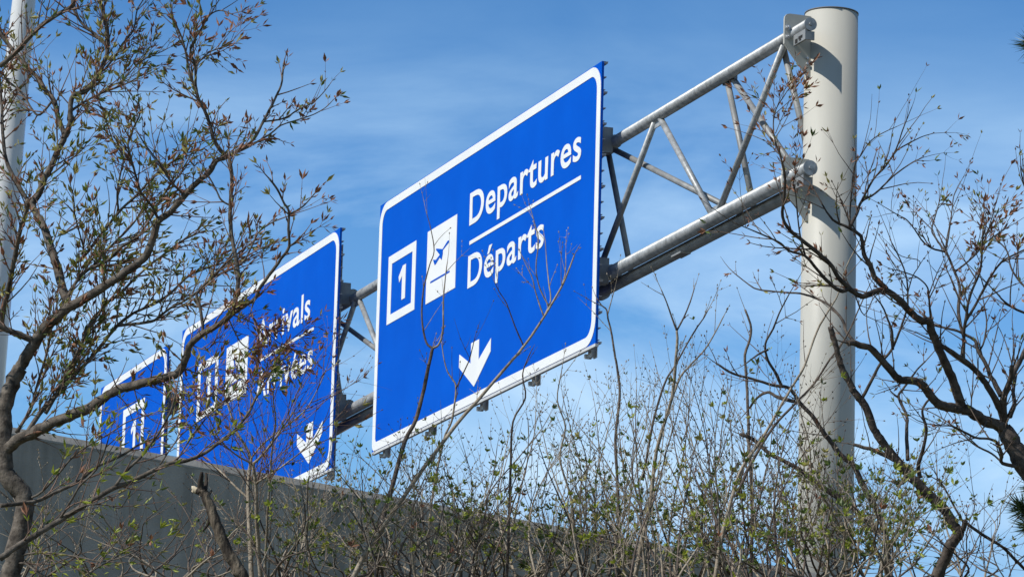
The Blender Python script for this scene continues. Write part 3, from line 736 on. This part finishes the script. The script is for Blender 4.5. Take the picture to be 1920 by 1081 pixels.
rt.append(M.limb([(1772,472),(1747,465),(1730,452),(1715,430),(1700,412),(1682,402),(1662,390)], 2.2, 0.9))
rt.append(M.limb([(1812,600),(1830,570),(1845,540),(1855,522),(1877,492),(1900,478),(1925,466)], 3, 1.6))
rt.append(M.limb([(1790,510),(1815,490),(1835,470),(1850,440),(1862,400),(1870,370)], 2.2, 0.9))
rt.append(M.limb([(1835,660),(1845,640),(1850,605),(1847,580),(1843,560)], 2.4, 1.2))
rt.append(M.limb([(1882,790),(1882,747),(1887,730),(1895,710),(1897,685)], 9, 4.5))
rt.append(M.limb([(1893,715),(1905,690),(1915,672),(1922,655),(1940,620)], 6, 4))
rt.append(M.limb([(1893,780),(1902,757),(1900,735),(1905,700)], 6, 3))
rt.append(M.limb([(1890,815),(1870,800),(1852,790),(1845,800)], 4, 2))
rt.append(M.limb([(1920,875),(1880,868),(1878,850),(1870,830),(1855,822),(1830,820),(1800,805),(1785,798),(1760,797),(1735,793)], 4.5, 1.2, Y=12.6))
rt.append(M.limb([(1880,868),(1860,850),(1830,835),(1810,818),(1790,800),(1760,780),(1740,770)], 2.4, 1))
rt.append(M.limb([(1930,590),(1900,577),(1880,562),(1872,552),(1855,535)], 3, 1.2, Y=12.8, extend=False))
rt.append(M.limb([(1930,545),(1910,525),(1895,500),(1888,470),(1870,450),(1850,425),(1835,405)], 2.6, 1, Y=12.8, extend=False))
rt.append(M.limb([(1930,380),(1916,330),(1914,312)], 2, 1.2, Y=12.9, extend=False))
rt.append(M.limb([(1700,560),(1710,520),(1725,490),(1690,480),(1670,460)], 1.4, 0.7))
rt.append(M.limb([(1745,600),(1742,560),(1738,537),(1720,520),(1695,510),(1675,505)], 2.4, 1))
for i, l in enumerate(rt):
    if i == 0: continue
    q = l[0][len(l[0])//2]; e = l[0][-1]
    d = e - Vector((0,0,CAMZ)); px = 960 + F * (d.dot(_r)) / d.dot(_f); py = 540.5 - F * d.dot(_u) / d.dot(_f)
    st = MAPLE_BROWN if (1430 < px < 1530 and py < 340) or (1820 < px < 1890 and py < 470) else MAPLE
    big = l[1][0] * F / 12.6 > 7
    M.clothe(l, 0.043 * (1.6 if big else 1), (0.05, 0.22), 0.003, st, 1, 0.15, 0.3, ang=(0.4, 1.0))
for q in ([(1842,452),(1855,425),(1870,400),(1885,392)], [(1845,440),(1850,415),(1845,395)], [(1840,480),(1860,450),(1880,430),(1895,405)], [(1842,500),(1830,470),(1838,440)]):
    l = M.limb(q, 1.1, 0.6); M.clothe(l, 0.022, (0.03, 0.09), 0.0018, dict(MAPLE_BROWN, leaf=1.0), 1, 0.2, 0.4)
for q in ([(1455,205),(1470,170),(1490,150)], [(1452,215),(1480,190),(1500,175)], [(1454,250),(1475,200),(1495,160)]):
    l = M.limb(q, 0.9, 0.5); M.clothe(l, 0.03, (0.03, 0.08), 0.0018, dict(MAPLE_BROWN, leaf=1.0), 1, 0.2, 0.3)
M.finish(LM)

K = Plant('crooked_tree', Vector((at(1757, 1085, 13.4).x, 13.4, 0)), 'bare dark tree with elbowed trunk standing just right of the round post', 'tree', wood='bark_dark', twig='twig_dark')
kt = []
kt.append(K.limb([(1757,1083),(1770,1048),(1785,1018),(1797,1000),(1790,985),(1775,961),(1750,936),(1727,911),(1705,891),(1687,868),(1662,838),(1647,816),(1637,800),(1622,760),(1610,745),(1600,732),(1595,720),(1580,695),(1572,667),(1565,640),(1557,612)], 12, 5, Y=13.4, dY=-0.2, name='trunk', ground=True, sides=11, extend=False))
kt.append(K.limb([(1800,1003),(1806,990),(1810,975)], 7, 5, extend=False))
kt.append(K.limb([(1705,893),(1690,905),(1672,902)], 5, 3, extend=False))
kt.append(K.limb([(1615,748),(1632,717),(1650,682),(1672,655),(1685,625),(1697,590),(1702,570),(1700,522),(1687,485),(1672,455)], 3.4, 1.2))
kt.append(K.limb([(1674,655),(1672,620),(1665,600),(1655,575),(1640,555)], 3, 1.2))
kt.append(K.limb([(1725,895),(1722,872),(1730,845),(1737,805),(1732,785),(1730,765),(1745,745)], 4.5, 2))
kt.append(K.limb([(1702,862),(1700,810),(1700,780),(1685,745),(1692,730),(1707,710),(1720,692),(1735,677)], 4, 1.4))
kt.append(K.limb([(1678,862),(1645,846),(1620,838),(1600,833)], 5, 3, extend=False))
kt.append(K.limb([(1685,745),(1672,735),(1667,727)], 2, 1, extend=False))
kt.append(K.limb([(1806,978),(1790,950),(1777,925),(1765,905),(1750,895)], 2.4, 1.1))
kt.append(K.limb([(1808,977),(1840,1000),(1880,1025),(1905,1050),(1930,1075)], 3, 3, extend=False))
for i, l in enumerate(kt): K.clothe(l, 0.09 if i else 0.2, (0.05, 0.2), 0.0024, dict(MAPLE, leaf=0.2), 1, 0.4 if i == 0 else 0.2, 0.4)
K.finish(LM)

Q = Plant('leaning_tree', Vector((at(1662, 1085, 13.9).x, 13.9, 0)), 'thin dark tree arching leftward across the foot of the round post', 'tree', wood='bark_dark', twig='twig_dark')
qt = []
qt.append(Q.limb([(1665,1083),(1662,1011),(1650,968),(1630,931),(1615,903),(1600,871),(1575,851),(1557,826),(1540,805),(1525,782),(1500,755),(1487,735),(1475,725),(1450,722),(1412,710),(1375,700),(1345,682)], 7.5, 2, Y=13.9, name='trunk', ground=True, extend=False))
qt.append(Q.limb([(1652,1000),(1617,971),(1600,951),(1550,918),(1525,901),(1500,881),(1475,866),(1445,851),(1412,823),(1387,813)], 5.5, 3.5))
qt.append(Q.limb([(1465,723),(1455,700),(1440,675),(1435,645),(1450,615),(1462,585),(1480,550)], 3.4, 1.2))
qt.append(Q.limb([(1490,752),(1460,745),(1440,735),(1420,745),(1405,765)], 4, 2))
qt.append(Q.limb([(1610,650),(1587,622),(1580,600),(1555,572),(1525,557),(1500,550),(1460,547),(1420,542),(1400,530),(1377,512)], 3.4, 1, Y=13.6))
qt.append(Q.limb([(1440,655),(1420,665),(1400,680)], 2.4, 1.2))
for i, l in enumerate(qt): Q.clothe(l, 0.09, (0.05, 0.2), 0.0023, dict(MAPLE, leaf=0.3), 1, 0.45 if i == 0 else 0.1, 0.4)
Q.finish(LM)

# ---------------------------------------------------------------- shrubs under the signs
def px_of(p):
    d = p - Vector((0,0,CAMZ)); return 960 + F*d.dot(_r)/d.dot(_f), 540.5 - F*d.dot(_u)/d.dot(_f)
def profile(x):       # how high the bare shoots reach, in photo pixels
    pts = [(-50,960),(150,900),(350,890),(480,800),(620,800),(760,790),(900,770),(1050,720),(1150,690),(1270,660),(1370,650),(1480,680),(1600,760),(1700,800),(1800,850),(1980,880)]
    for (a, b), (c, d) in zip(pts, pts[1:]):
        if a <= x <= c: return b + (d-b)*(x-a)/(c-a)
    return 900
def shrub(label, cx, Y, span, nst, lead=(), wood=('stem_tan','stem_brown'), green=0.5, twdens=0.085, low=1.0):
    P = Plant('shrub', Vector((at(cx, 1081, Y).x, Y, 0)), label, 'shrub', 'bare shrubs below the signs', wood='stem_tan', twig=random.choice(('twig_dark','stem_tan','stem_tan')), part='stem')
    ll = []
    P.gate = lambda p: max(0.03, min(1.0, (px_of(p)[1] - 660) / 380.0)) ** 1.4
    for ld in lead:
        l = P.limb(ld[0], ld[1], ld[2], Y=None if len(ld) > 3 else Y, dY=rnd(-.2,.2), wood=ld[3] if len(ld) > 3 and ld[3] else random.choice(wood), ground=ld[0][0][1] >= 1070, knob=0.08, sides=6, extend=False)
        ll.append((l, 1))
    nlow = int(nst * 0.7)
    nst = int(nst * 0.85)
    for k in range(nst + nlow):
        bx = cx + rnd(-0.45, 0.45)*span; lean = rnd(-1, 1)
        tx = bx + lean*span*0.75 + rnd(-30, 30)
        ty = profile(tx) + abs(random.gauss(0, 1))*150*low + rnd(0, 70)
        if k >= nst: ty = rnd(880, 1030); tx = bx + rnd(-1, 1) * span * 0.8
        ty = min(ty, 1040)
        n = 5; px = []
        bend = rnd(-40, 40)
        for i in range(n+1):
            t = i/n
            px.append((bx + (tx-bx)*(t**1.3) + bend*math.sin(t*math.pi) + rnd(-7,7), 1085 + (ty-1085)*t))
        r0 = rnd(1.3, 3.0)
        l = P.limb(px, r0, 0.7, Y=Y + rnd(-0.7,0.7), dY=rnd(-.4,.4), wood=random.choice(wood), ground=True, knob=0.06, sides=5, extend=False)
        ll.append((l, 0))
    for l, main in ll:
        py_top = px_of(l[0][-1])[1]
        gq = random.random() < green
        P.clothe(l, twdens*((1.7 if main else 1.15) if py_top < 850 else 0.85), (0.04, 0.17) if main else (0.06, 0.28), 0.0018, SHOOT_GREEN if gq else SHOOT, 1, 0.05, 0.35, ang=(0.45, 0.95))
    P.finish(LM)
    return P
shrub('low twiggy shrub with pale wiry stems at the foot of the gnarled tree', 130, 15.5, 240, 11, green=0.25, twdens=0.12)
shrub('pale wiry shrub tangled around the snapped dead trunk', 340, 15.8, 230, 13, green=0.2, twdens=0.11)
shrub('twiggy shrub beneath the down arrow of the arrivals sign', 560, 15.4, 190, 15, green=0.5)
shrub('bare shrub with a forked shoot reaching over the pictogram of the departures sign', 700, 14.8, 170, 14, lead=[
    ([(690,1085),(705,1020),(730,930),(759,828),(779,788),(795,728),(803,688),(811,652)], 5.5, 3.2),
    ([(811,652),(799,641),(791,597),(793,549),(799,521),(806,495),(814,470),(808,430),(799,396)], 2.4, 0.8, None),
    ([(811,652),(823,645),(831,617),(831,569),(835,520),(839,490)], 2.4, 0.8, None)], green=0.55)
shrub('bare shrub whose long straight shoot slants across the bottom of the departures sign', 760, 14.2, 160, 13, lead=[
    ([(660,1085),(690,1030),(740,955),(799,871),(855,796),(894,752),(942,696),(982,649),(1018,597),(1053,537),(1065,510),(1077,478)], 5.5, 1.4),
    ([(1016,600),(1032,565),(1029,530),(1026,502),(1022,450)], 1.8, 0.8, None),
    ([(1020,595),(1005,550),(998,521),(988,500),(978,478)], 1.6, 0.7, None),
    ([(1030,575),(1012,540),(1005,500),(1010,451),(1003,420),(995,392)], 1.6, 0.7, None),
    ([(982,649),(965,610),(950,569),(935,545),(926,525)], 1.6, 0.7, None),
    ([(1053,537),(1060,510),(1061,470)], 1.5, 0.7, None)], green=0.4)
shrub('shrub with upright stem forking below the white arrow of the departures sign', 850, 15.0, 150, 15, lead=[
    ([(800,1085),(808,950),(831,828),(847,788),(855,728),(848,710),(839,696),(832,670),(828,640)], 2.8, 0.9),
    ([(855,728),(868,700),(879,677),(885,655),(890,633)], 1.6, 0.7, None),
    ([(950,1085),(955,960),(958,860),(962,790),(985,745),(980,700),(995,660)], 3.2, 1.0)], green=0.65)
shrub('leafy tipped shrub in front of the sloping far end of the wall top', 960, 15.6, 180, 17, green=0.75)
shrub('shrub with pale thin whips against open sky right of the white arrow', 1050, 14.6, 150, 15, lead=[
    ([(1085,1085),(1078,1000),(1070,930),(1050,860),(1060,800),(1045,750),(1052,700)], 3, 1)], green=0.6, wood=('stem_tan','stem_tan','stem_brown'))
shrub('shrub with a dark upright shoot beside the lower corner of the departures sign', 1150, 14.4, 140, 15, lead=[
    ([(1162,1085),(1160,987),(1158,905),(1154,824),(1162,742),(1158,695),(1152,660),(1146,621),(1140,597),(1137,580),(1128,572),(1119,559)], 3.6, 1.0, 'stem_brown'),
    ([(1139,590),(1146,565),(1153,540)], 1.4, 0.7, None)], green=0.7)
shrub('tall shrub whose thickest stem ends in a wide open fork against the sky', 1225, 13.9, 150, 16, lead=[
    ([(1190,1085),(1205,1007),(1219,946),(1231,844),(1260,742),(1268,664),(1270,640),(1269,619)], 4.6, 2.2),
    ([(1269,619),(1260,595),(1250,567),(1240,543)], 2.2, 1.0, None),
    ([(1269,619),(1282,595),(1294,566),(1302,540)], 2.2, 1.0, None),
    ([(1205,900),(1225,790),(1246,719),(1265,686),(1289,643),(1308,612),(1320,595),(1328,580)], 2.6, 1.0)], green=0.8)
shrub('dense green budded shrub midway between departures sign and round post', 1330, 14.5, 160, 19, lead=[
    ([(1230,850),(1269,721),(1293,686),(1320,657),(1340,625),(1357,592)], 2.6, 1.1),
    ([(1408,1085),(1410,930),(1405,850),(1402,762),(1400,712),(1397,665),(1407,632),(1407,607),(1397,580)], 3.6, 2.0, 'stem_brown')], green=0.85)
shrub('shrub with two long straight stems slanting up across the round post', 1400, 13.2, 160, 17, lead=[
    ([(1340,1085),(1352,1010),(1375,923),(1392,876),(1412,846),(1432,817),(1460,767),(1490,717),(1510,682),(1532,620),(1555,580),(1572,550),(1587,500),(1610,455)], 4.6, 1.2),
    ([(1380,930),(1410,865),(1450,800),(1490,757),(1525,720),(1555,675),(1587,630),(1612,575),(1625,545)], 3.6, 1.1)], green=0.8)
shrub('leafy shrub hiding the foot of the round post', 1520, 13.6, 170, 19, green=0.9, twdens=0.075)
shrub('green leaved shrub between the round post and the elbowed tree', 1625, 13.0, 150, 17, green=0.95, twdens=0.07, low=0.8)
shrub('sparse thin shrub under the dark boughs of the leaning right tree', 1800, 13.8, 200, 11, green=0.15, twdens=0.10)

# ---------------------------------------------------------------- the pine at the margin
pb_ = at(2520, 1000, 14.9)
base = Vector((pb_.x, 14.9, 0))
PN = empty('pine_tree', base, 0, label='green pine with needle tufts poking in beside the dark boughs', cat='tree')
PH = 7.6
b = MB(); b.tube([Vector((0.03*math.sin(k), 0.02*math.cos(k*1.7), k*PH/12)) for k in range(13)], [0.085*(1 - k/12.6) + 0.004 for k in range(13)], 12); b.build('trunk', 'bark_dark', PN)
nd = MB()
def tuft(p, d, n=150, ln=0.085):
    d = d.normalized()
    for k in range(n):
        q = p - d * rnd(0, 0.09) - base
        dd = (d*rnd(0.25, 1.0) + rvec()*rnd(0.5, 0.9)).normalized()
        L_ = ln*rnd(0.7, 1.15); c = dd.cross(rvec()).normalized()*0.0016; e = c.cross(dd).normalized()*0.0016
        m = q + dd*L_*0.5 + Vector((0,0,-0.003)); t = q + dd*L_
        nd.add([q-c, q+c, q+e, m-c, m+c, m+e, t], [(0,1,4,3),(1,2,5,4),(2,0,3,5),(3,4,6),(4,5,6),(5,3,6)])
def bough(e, n):
    """One branch from the trunk out to e, needles along its outer half."""
    st = Vector((base.x, base.y, min(e.z - 0.2, PH - 0.15))); mid = (st + e)/2 + Vector((0,0,-0.05))
    path = smooth_path([st - base, mid - base, e - base], 5)
    b = MB(); b.tube(path, [0.016 - 0.0011*i for i in range(len(path))], 7); b.build('branch', 'bark_dark', PN)
    d = e - mid
    tuft(e, d, n, 0.082)
    for k in (0.09, 0.18, 0.28, 0.38, 0.5): tuft(e - d.normalized()*k + rvec()*(0.03 + 0.2*k), d + rvec()*0.5, int(n*0.8), 0.08)
for (px, py, Y) in ((1912, 950, 14.4), (1930, 985, 14.5), (1942, 910, 14.6), (1934, 80, 14.4), (1990, 900, 14.5), (2010, 60, 14.5)): bough(at(px, py, Y), 240)
for k in range(84):
    z = 1.0 + (PH - 1.05) * k / 83; a = k * 2.399; reach = min(1.5, (PH - z) * 0.42 + 0.14) * rnd(0.8, 1.05)
    e = base + Vector((math.cos(a)*reach, math.sin(a)*reach, z + reach*0.25))
    q = px_of(e)
    if q[0] < 1990: continue                      # the photograph shows only sky there
    bough(e, 120)
nd.build('needles', 'needle_green', PN, 'stuff')
